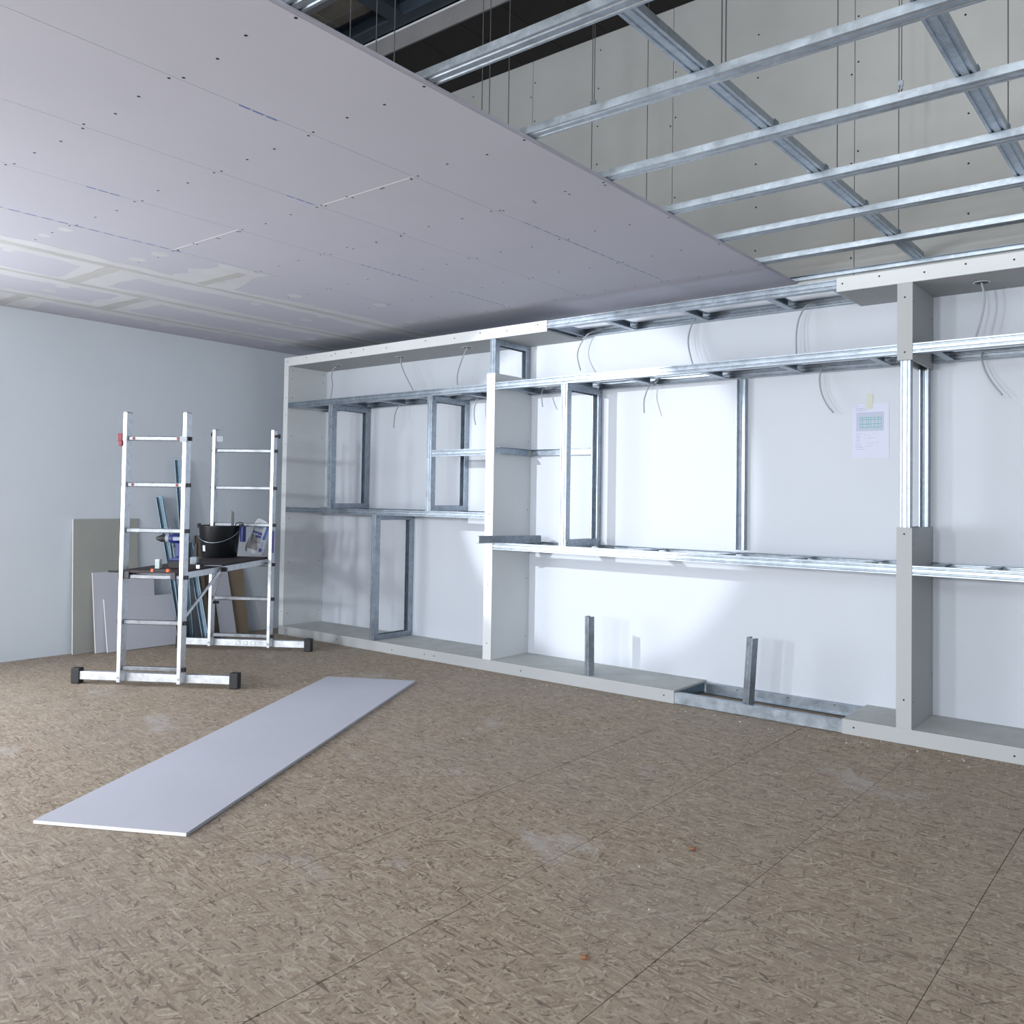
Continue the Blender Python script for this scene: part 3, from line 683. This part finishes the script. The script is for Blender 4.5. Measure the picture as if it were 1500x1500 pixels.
g.build('writing', M_INK, PW)['kind'] = 'stuff'

# ------------------------------------------------------------------ board lying on the floor
P = [on_z(*p, .0125) for p in ((47, 1202), (267, 1220), (605, 997), (487, 991))]
du = (P[2] - P[1]).normalized(); dv = Vector((-du.y, du.x, 0)); ctr = (P[0] + P[1] + P[2] + P[3]) / 4; ctr.z = .0070
fb = thing('plasterboard_sheet', 'long narrow plasterboard sheet lying on the strand board floor', 'board', (ctr.x, ctr.y, 0))
MB().obox(ctr, (du, dv, (0, 0, 1)), ((P[2] - P[1]).length / 2 - .001, .3, .0062)).build('sheet', M_LILAC, fb)
MB().obox(ctr - du * ((P[2] - P[1]).length / 2 - .0005), (du, dv, (0, 0, 1)), (.0006, .2995, .0058)).build('cut_edge', M_CORE, fb)

# ------------------------------------------------------------------ boards and profiles leaning on the left wall
def lean(name, y0, y1, foot, h, m, label, cat='board', t=.0125, yshift=0.0, z0=0.0005, top_x=.002, edge=True):
    """sheet with its foot `foot` metres off the wall, top touching it; yshift = sideways lean at the top"""
    bf = Vector((foot, 0, z0)); up = Vector((top_x - foot, 0, 0)); up.z = math.sqrt(max(.01, h * h - up.x ** 2)); L_ = up.length; up = up / L_
    nr = Vector((up.z, 0, -up.x)); th = nr * t
    q = thing(name, label, cat, (foot, (y0 + y1) / 2, 0))
    vs = []
    lift = Vector((0, 0, max(0, -th.z) ))
    for k in (0, 1):
        for (yy, hh) in ((y0, 0), (y1, 0), (y1, L_), (y0, L_)):
            vs.append(bf + lift + up * hh + th * k + Vector((0, yy + yshift * hh / L_, 0)))
    MB().add(vs, [(0, 1, 2, 3), (4, 7, 6, 5), (0, 4, 5, 1), (1, 5, 6, 2), (2, 6, 7, 3), (3, 7, 4, 0)]).build('sheet', m, q)
    if edge:
        a_, b_ = vs[0], vs[3]; c_, d_ = vs[4], vs[7]; e = Vector((0, -.0006, 0))
        MB().add([a_, b_, d_, c_, a_ + e, b_ + e, d_ + e, c_ + e], [(0, 1, 2, 3), (4, 7, 6, 5), (0, 4, 5, 1), (1, 5, 6, 2), (2, 6, 7, 3), (3, 7, 4, 0)]).build('cut_edge', M_CORE, q)
    return q
lean('plasterboard_offcut', -2.02, -1.53, .055, 1.00, M_GREEN, 'tall green grey plasterboard off-cut leaning against the left wall')
lean('plasterboard_offcut', -1.885, -1.41, .125, .60, M_LILAC, 'square lilac plasterboard off-cut leaning in front of the green grey one', top_x=.038)
lean('plasterboard_offcut', -1.815, -1.26, .165, .40, M_LILAC, 'low lilac plasterboard off-cut standing foremost of the leaning boards', top_x=.082)
lean('plasterboard_strip', -0.845, -0.70, .12, .72, M_LILAC, 'narrow lilac plasterboard strip leaning against the left wall near the shelving', yshift=-.06)
lean('fibreboard_strip', -0.69, -0.55, .075, .66, M_BROWNB, 'brown fibreboard strip leaning against the left wall near the shelving', yshift=-.045, edge=False)
lean('fibreboard_strip', -0.925, -0.865, .12, .80, M_DKBOARD, 'dark brown board strip leaning among the metal profiles', yshift=-.06, edge=False)
lean('fibreboard_strip', -0.975, -0.94, .12, .86, M_BROWNB, 'narrow brown board strip leaning among the metal profiles', yshift=-.06, edge=False, t=.02)
def lean_prof(yb, yt, foot, h, lab, w=.05, f=.04, o=(.8, -.6, 0), m=None, tx=.03):
    ft = foot; top_x = tx
    p0 = Vector((ft, yb, .014)); p1 = Vector((top_x, yt, h))
    return tag(MB().chan(p0, p1, Vector(o), w, f, .0014, .006, True).build('metal_profile', m or M_ZINCB), lab, 'metal profile', None)
lean_prof(-1.195, -1.365, .16, 1.175, 'galvanised profile leaning slantwise on the left wall, lower than its tall neighbour')
lean_prof(-1.130, -1.215, .15, 1.478, 'tallest galvanised profile leaning nearly upright on the left wall')
lean_prof(-1.075, -1.165, .06, 1.025, 'short galvanised profile leaning beside the tallest one', tx=.005)
lean_prof(-1.235, -1.32, .235, .93, 'slim galvanised profile leaning in front of the slanting one', .028, .028, tx=.115)
lean_prof(-1.02, -1.09, .19, .80, 'galvanised profile leaning beside the dark brown board strip')

# ------------------------------------------------------------------ aluminium scaffold
U = Vector((.842, .540, 0)).normalized(); V = Vector((-U.y, U.x, 0)); Z = Vector((0, 0, 1))
SO = Vector((1.516, -2.183, 0))
def S(u, v, z): return SO + U * u + V * v + Z * z
VB = 1.333; UC = -.045
sc = thing('scaffold', 'small aluminium room scaffold with two ladder frames and a dark platform', 'scaffold', S(0, VB / 2, 0))
def sbox(u, v, z, hu, hv, hz, name, m, par=None, bev=0.0):
    return MB().obox(S(u, v, z), (U, V, Z), (hu, hv, hz)).build(name, m, par or sc, False, bev)
for v, uo in ((0.0, 0.0), (VB, -.02)):
    bar = sbox(uo, v + .032, .052, .50, .019, .026, 'stabiliser_bar', M_ALU, None, .003)
    for s_ in (-1, 1):
        MB().obox(S(uo + s_ * .515, v + .032, .049), (U, V, Z), (.028, .026, .0485)).build('rubber_foot', M_BLACK, bar, False, .005)
for k in range(3):
    c_ = S(-.02 + .02 + .06 * (k - 1), VB + .0125, .052)
    mb = MB()
    for (a0, b0, ha, hb) in ((0, .013, .018, .0012), (0, -.013, .018, .0012), (-.017, 0, .0012, .013), (.017, 0, .0012, .013)):
        mb.obox(c_ + U * a0 + Z * b0, (U, V, Z), (ha, .0006, hb))
    mb.build('stamped_mark', M_GREYP, sc)
RH = 1.70
lad = {'a': (0.0, -.196, .192), 'c': (VB, -.265, .205)}
rungz = [.115, .400, .681, .968, 1.252, 1.540]
for k, (v, ul, ur) in lad.items():
    for u in (ul, ur):
        rl = MB()
        rl.obox(S(u, v - .021, .03 + (RH - .03) / 2), (U, V, Z), (.0125, .032, (RH - .03) / 2))
        ro = rl.build('rail', M_ALU, sc, False, .003)
        MB().disc(S(u, v - .0531, .06), -V, .007, .003, 10).build('bolt', M_GREYP, ro)
        MB().obox(S(u, v - .021, RH + .002), (U, V, Z), (.012, .031, .003)).build('end_cap', M_GREYP, ro)
    for i, z in enumerate(rungz):
        if k == 'c' and i == 2: z = .665
        rg = sbox((ul + ur) / 2, v - .021, z, (ur - ul) / 2 - .0127, .014, .014, 'rung', M_ALUD, None, .005)
        for u, s_ in ((ul, -1), (ur, 1)):
            MB().obox(S(u + s_ * .020, v - .021, z), (U, V, Z), (.0075, .012, .012)).build('rung_end', M_BLACK, rg)
        if k == 'a' and i >= 4:
            for s_, u in ((1, ul), (-1, ur)): MB().disc(S(u + s_ * .05, v - .0352, z), -V, .009, .003, 12).build('red_plug', M_RED, rg)
# red clamp and catches
MB().obox(S(-.228, -.03, 1.545), (U, V, Z), (.016, .022, .024)).obox(S(-.218, -.045, 1.508), (U, V, Z), (.013, .02, .018)).build('clamp', M_RED, sc, False, .004)
MB().obox(S(.190, -.058, 1.535), (U, V, Z), (.022, .006, .018)).build('catch', M_GREYP, sc)
MB().disc(S(-.278, VB - .02, 1.665), -U, .016, .02, 12).build('knob', M_BLACK, sc)
MB().disc(S(.2185, VB - .02, 1.655), U, .009, .02, 12).disc(S(.238, VB - .02, 1.655), U, .016, .012, 12).build('knob', M_BLACK, sc)
MB().obox(S(-.225, VB - .04, 1.63), (U, V, Z), (.03, .004, .022)).build('latch_plate', M_GREYP, sc)
# platform
PZ = .722
pf = sbox(-.02, VB / 2 - .02, PZ - .008, .185, VB / 2 + .02, .008, 'platform', M_DECK)
for s_ in (-1, 1):
    MB().obox(S(-.02 + s_ * .175, VB / 2 - .02, PZ - .036), (U, V, Z), (.009, VB / 2 - .03, .0195)).build('platform_rail', M_ALU, pf)
for u in (-.165, .135): MB().obox(S(u, -.02, PZ - .030), (U, V, Z), (.017, .026, .024)).build('hook', M_HOOK, pf, False, .003)
MB().obox(S(-.03, .035, PZ - .028), (U, V, Z), (.13, .008, .012)).build('platform_rail', M_ALUD, pf)
MB().obox(S(.1558, VB * .70, PZ - .036), (U, V, Z), (.0010, .10, .016)).build('sticker', M_PURPLE, pf)
MB().obox(S(.2185, VB - .03, .84), (U, V, Z), (.0008, .018, .085)).build('sticker', M_PURPLE, sc)
def strut(a, b, name='brace'):
    a, b = Vector(a), Vector(b); d = b - a; sd = d.cross(U).normalized()
    return MB().obox((a + b) / 2, (d, U, sd), (d.length / 2, .004, .010)).build(name, M_ALU, sc)
strut(S(.172, .545, PZ - .03), S(.186, .035, .44)); strut(S(.165, .56, PZ - .05), S(.16, VB - .07, .42) if False else S(-.24, VB - .06, .37))
MB().tube([S(.155, .545, PZ - .035), S(.205, .545, PZ - .035)], .016, 10).build('brace_knob', M_BLACK, sc)
MB().tube([S(-.235, VB - .06, .37), S(-.19, VB - .06, .37)], .011, 10).build('brace_knob', M_BLACK, sc)
MB().tube([S(.16, .04, .355), S(.178, .04, .355)], .02, 10).build('brace_knob', M_BLACK, sc)
MB().tube([S(-.295, -.02, .71), S(-.22, -.02, .71)], .007, 8).build('locking_pin', M_BLACK, sc)

# ------------------------------------------------------------------ things on the platform
bp_ = on_z(322, 815, PZ)
def at_plat(px, py): return on_z(px, py, PZ)
bc = at_plat(321, 816); 
bk_ = thing('bucket', 'black plastic mixing bucket standing on the scaffold platform', 'bucket', (bc.x, bc.y, PZ))
R0, R1, BH = .125, .150, .235
MB().lathe([(.001, .0008), (R0, .0008), (R0 + .004, .006), (R1, BH), (R1 + .008, BH), (R1 + .008, BH + .008), (R1 - .003, BH + .008), (R0 - .002, .008), (.001, .006)], (bc.x, bc.y, PZ), (0, 0, 1), 36).build('body', M_BUCKET, bk_, True)
cu = Vector((RT.x, RT.y, 0)).normalized(); cf = Vector((-cu.y, cu.x, 0))
for s_ in (-1, 1):
    q = Vector((bc.x, bc.y, PZ + BH + .004)) + cu * s_ * (R1 + .010); MB().obox(q, (cu, cf, Z), (.010, .016, .016)).build('lug', M_BUCKET, bk_, False, .003)
arc = []
for k in range(17):
    t_ = math.pi * k / 16; q = Vector((bc.x, bc.y, PZ + BH - .004)) + cu * (-(R1 + .016) * math.cos(t_)) - cf * (math.sin(t_) * (R1 * .98)) - Z * (.115 * math.sin(t_))
    arc.append(q)
MB().tube(arc, .0026, 6).build('wire_handle', M_ZINC, bk_, True)
q = Vector((bc.x, bc.y, 0)) - cf * (R0 + .012) - cu * .055
la = .55; ln = -cf * math.cos(la) - cu * math.sin(la); lt = cu * math.cos(la) - cf * math.sin(la)
lab_c = Vector((bc.x, bc.y, PZ + .072)) + ln * (R0 + .0045 + (R1 - R0 - .004) * .072 / BH + .0012)
MB().obox(lab_c, (lt, Z * .995 + ln * .09, ln), (.013, .022, .0014)).build('label', M_WHITE, bk_)
# filling knife and brush in the bucket
kn = thing('filling_knife', 'grey steel filling knife sticking up out of the black bucket', 'tool', (bc.x + cu.x * .09, bc.y + cu.y * .09, PZ + .02))
kc = Vector((bc.x, bc.y, PZ)) + cu * .092 + cf * .01
MB().prism([(-.011, .1), (.011, .1), (.012, .335), (-.009, .36)], kc, cu, Z, cf, .0014).build('blade', M_BLADE, kn)
MB().tube([kc + Z * .02 , kc + Z * .11], .012, 10).build('handle', M_BLACK, kn)
tr = thing('hand_trowel', 'trowel with blue handle hooked over the bucket rim', 'tool', tuple(Vector((bc.x, bc.y, PZ + .12)) + cu * (R1 + .03)))
hc = Vector((bc.x, bc.y, PZ)) + cu * (R1 + .037) - cf * .028
MB().tube(smooth_path([hc + Z * .120, hc + Z * .135, hc + Z * .18, hc + Z * .222, hc + Z * .236]), [.012] + [.021] * 23 + [.012], 12).build('handle', M_BLUE, tr, True)
MB().tube(smooth_path([hc + Z * .234, hc + Z * .256, hc - cu * .02 + Z * .266, hc - cu * .055 + Z * .255, hc - cu * .07 + Z * .2]), .005, 8).build('shank', M_BLADE, tr, True)
MB().obox(hc - cu * .068 + Z * .16, (cu, cf, Z), (.0012, .035, .06)).build('blade', M_BLADE, tr)

# plaster sack leaning on the far ladder rail
sb = at_plat(371, 815); axw = (U * .75 + V * -.66).normalized(); axw = cu
sk = thing('plaster_sack', 'open white and blue paper sack leaning on the scaffold rail', 'sack', (sb.x, sb.y, PZ))
tilt = (Z * .955 + cu * .30).normalized(); side = (cu * .955 - Z * .30).normalized(); dep = cf
SH, SW, SD = .262, .074, .040
org = sb + Z * .0225 + cf * .02
def sack_pt(a, b, h):         # a across -1..1, b depth -1..1, h 0..1
    w_ = SW * (1 - .10 * h + .06 * math.sin(h * 7)); d_ = SD * (1 - .45 * h ** 2)
    return org + side * (a * w_) + dep * (b * d_) + tilt * (h * SH) + dep * .004 * math.sin(9 * h + 3 * a)
mb = MB(); nv = 24; nh = 12; k0 = 0
for ih in range(nh + 1):
    h = ih / nh
    for j in range(nv):
        t_ = 2 * math.pi * j / nv; ca, sa = math.cos(t_), math.sin(t_)
        a_ = math.copysign(abs(ca) ** .45, ca); b_ = math.copysign(abs(sa) ** .6, sa)
        sh = .93 if ih in (0, nh) else 1.0
        p = sack_pt(a_ * sh, b_ * sh, h); p.z = max(p.z, PZ + .0008)
        if ih == nh: p += tilt * .012 * math.sin(t_ * 3 + 1)
        mb.v.append(p)
for ih in range(nh):
    for j in range(nv): mb.f.append((ih * nv + j, ih * nv + (j + 1) % nv, (ih + 1) * nv + (j + 1) % nv, (ih + 1) * nv + j))
mb.f.append(tuple(range(nv - 1, -1, -1))); mb.f.append(tuple(nh * nv + j for j in range(nv)))
mb.build('bag', M_BAG, sk, True)
def patch(a0, a1, h0_, h1_, m, name, off=.0025):
    pm = MB(); n_ = 6; vs = []
    for kk in (0, 1):
        for i in range(n_ + 1):
            for hh in (h0_, h1_):
                a_ = a0 + (a1 - a0) * i / n_; b_ = -(max(.0, 1 - abs(a_) ** (1 / .45) ** 1.0)) ** .3 if abs(a_) < 1 else 0
                vs.append(sack_pt(a_, -1.0, hh) - dep * (off + .0006 * kk))
    m_ = 2 * (n_ + 1)
    fs = []
    for i in range(n_):
        q_ = 2 * i; fs += [(q_, q_ + 1, q_ + 3, q_ + 2), (m_ + q_, m_ + q_ + 2, m_ + q_ + 3, m_ + q_ + 1)]
    return pm.add(vs, fs).build(name, m, sk)
patch(-.72, .30, .12, .62, M_SACKG, 'grey_panel', .0022)
patch(-.80, .30, .50, .66, M_DBLUE, 'name_panel', .0030)
patch(.52, .80, .48, .90, M_DBLUE, 'name_panel', .0030)
patch(.48, .78, .12, .22, M_DBLUE, 'logo', .0030)
def text(body, size, loc, ex, ey, m, name, par):
    cu_ = bpy.data.curves.new(name, 'FONT'); cu_.body = body; cu_.size = size; cu_.align_x = 'CENTER'; cu_.align_y = 'CENTER'; cu_.extrude = .0003; cu_.resolution_u = 3
    to = bpy.data.objects.new('tmp', cu_); COL.objects.link(to); bpy.context.view_layer.update()
    me = bpy.data.meshes.new_from_object(to.evaluated_get(bpy.context.evaluated_depsgraph_get())); bpy.data.objects.remove(to); me.name = name
    ex, ey = Vector(ex).normalized(), Vector(ey).normalized(); ez = ex.cross(ey); org_ = ORG[par.name]
    for v_ in me.vertices: v_.co = Vector(loc) + ex * v_.co.x + ey * v_.co.y + ez * v_.co.z - org_
    me.materials.clear(); me.materials.append(m); o = bpy.data.objects.new(name, me); COL.objects.link(o); o.parent = par; return o
text('knauf', .030, sack_pt(-.30, -1, .80) - dep * .004, side, tilt, M_LBLUE, 'lettering', sk)
text('Uniflott', .024, sack_pt(-.25, -1, .58) - dep * .0045, side, tilt, M_WHITE, 'lettering', sk)
text('Uniflott', .022, sack_pt(.66, -1, .69) - dep * .0045, tilt, -side, M_WHITE, 'lettering', sk)
text('knauf', .022, sack_pt(.64, -1, .36) - dep * .0045, tilt, -side, M_LBLUE, 'lettering', sk)

# cordless drill, standing on its battery
dc = at_plat(258, 833)
dx = -cu; dr = thing('cordless_drill', 'blue cordless drill standing on its battery on the platform', 'drill', (dc.x, dc.y, PZ))
def dp(a, z, w=0): return dc + dx * a + Z * z + cf * (w + .03)
MB().prism([(-.050, .001), (.050, .001), (.055, .02), (.050, .048), (-.045, .052), (-.052, .03)], dp(0, 0, -.034), dx, Z, cf, .068).build('battery', M_BLACK, dr, False, .004)
MB().prism([(-.052, .050), (.048, .048), (.040, .066), (.005, .074), (-.045, .070)], dp(0, 0, -.033), dx, Z, cf, .066).build('base', M_BLUE, dr, False, .004)
MB().prism([(-.028, .068), (.012, .070), (.010, .12), (.022, .165), (-.034, .170), (-.036, .12)], dp(0, 0, -.018), dx, Z, cf, .036).build('handle', M_BLUE, dr, False, .008)
MB().lathe([(.001, -.062), (.026, -.06), (.031, -.05), (.032, .03), (.028, .05), (.024, .055), (.001, .056)], dp(0.0, .190), dx, 24).build('motor_housing', M_BLUE, dr, True)
MB().lathe([(.001, 0), (.026, .0), (.026, .022), (.001, .023)], dp(.057, .190), dx, 20).build('torque_collar', M_GREYP, dr, True)
MB().lathe([(.001, 0), (.022, .0), (.023, .03), (.010, .062), (.001, .064)], dp(.081, .190), dx, 20).build('chuck', M_BLACK, dr, True)
MB().obox(dp(.027, .150), (dx, cf, Z), (.007, .009, .014)).build('trigger', M_BLACK, dr, False, .003)
MB().obox(dp(-.002, .19, -.0325), (dx, cf, Z), (.026, .0012, .011)).build('name_plate', M_GREYP, dr)
def small(name, px, py, lab, cat, parts):
    c0 = at_plat(px, py); t_ = thing(name, lab, cat, (c0.x, c0.y, PZ))
    for (nm, m, a, d_, z_, ha, hd, hz, bv) in parts: MB().obox(c0 + cu * a + cf * d_ + Z * z_, (cu, cf, Z), (ha, hd, hz)).build(nm, m, t_, False, bv)
    return t_
small('fixings_box', 230, 833, 'small pale mint box on the platform beside the drill', 'box', [('box', M_MINT, 0, .02, .0295, .014, .02, .029, .001), ('lid_edge', M_WHITE, 0, .02, .056, .0145, .0205, .003, 0)])
small('spirit_level', 235, 838, 'small black level with orange end caps on the platform', 'tool', [('body', M_BLACK, 0, 0, .0095, .042, .010, .009, .002), ('end_cap', M_ORANGE, -.047, 0, .010, .008, .011, .0095, .002), ('end_cap', M_ORANGE, .047, 0, .010, .009, .011, .0095, .002)])
small('tape_measure', 284, 827, 'grey tape measure on the platform beside the bucket', 'tool', [('case', M_GREYP, 0, .01, .026, .024, .02, .0255, .006), ('hook', M_BLADE, .026, .01, .006, .003, .009, .005, 0)])
small('smoothing_trowel', 308, 829, 'flat grey smoothing trowel lying on the platform in front of the bucket', 'tool', [('blade', M_GREYP, .02, 0, .003, .055, .018, .0015, 0), ('handle', M_BLACK, -.045, 0, .009, .024, .009, .0085, .003)])
small('screw_roll', 291, 833, 'small shiny roll of wire on the platform edge', 'tool', [('core', M_BLACK, 0, 0, .013, .010, .012, .0125, .004), ('band', M_ALU, 0, -.013, .013, .011, .0015, .0118, .001)])
sw = thing('hand_saw', 'dark drywall saw standing behind the scaffold rail', 'tool', tuple(at_plat(281, 822)))
c0 = at_plat(281, 822) + cf * .05
MB().prism([(-.014, .001), (.016, .001), (.014, .13), (.004, .125), (-.012, .085)], c0, cu, Z, cf, .02).build('grip', M_BLACK, sw, False, .003)

# ------------------------------------------------------------------ crumbs on floor and plinth
cr = MB()
def crumb(p, r): cr.obox(Vector(p) + Z * r * .5, (Vector((random.random(), random.random(), 0)) , Vector((-.5, .6, 0)) , Z), (r, r * .7, r * .45))
for _ in range(70):
    x_ = random.uniform(2.2, 6.3); crumb((x_, random.uniform(-.62, -.43), .0006), random.uniform(.0012, .0035))
for _ in range(45):
    p = Vector((random.uniform(2.9, 6.2), random.uniform(-3.2, -.6), .0006)); q_ = p - ctr
    if abs(q_.dot(du)) < 1.36 and abs(q_.dot(dv)) < .34: continue
    crumb(p, random.uniform(.0012, .003))
tag(cr.build('plaster_crumbs', M_CORE), 'white plaster crumbs scattered over the strand board floor', 'crumbs')['kind'] = 'stuff'
for (px, py, lab) in ((855, 1402, 'copper brown wall plug lying alone on the near floor'), (1014, 1243, 'copper brown wall plug lying on the floor before the wide bay')):
    p = on_z(px, py, .007); tq = thing('wall_plug', lab, 'wall plug', (p.x, p.y, 0))
    MB().lathe([(.001, 0), (.004, .001), (.006, .006), (.0062, .016), (.001, .018)], p - U * .009, U, 12).build('body', M_COPPER, tq, True)
    MB().lathe([(.001, 0), (.0066, .0), (.0066, .004), (.001, .005)], p + U * .009, U, 12).build('collar', M_COPPER, tq, True)
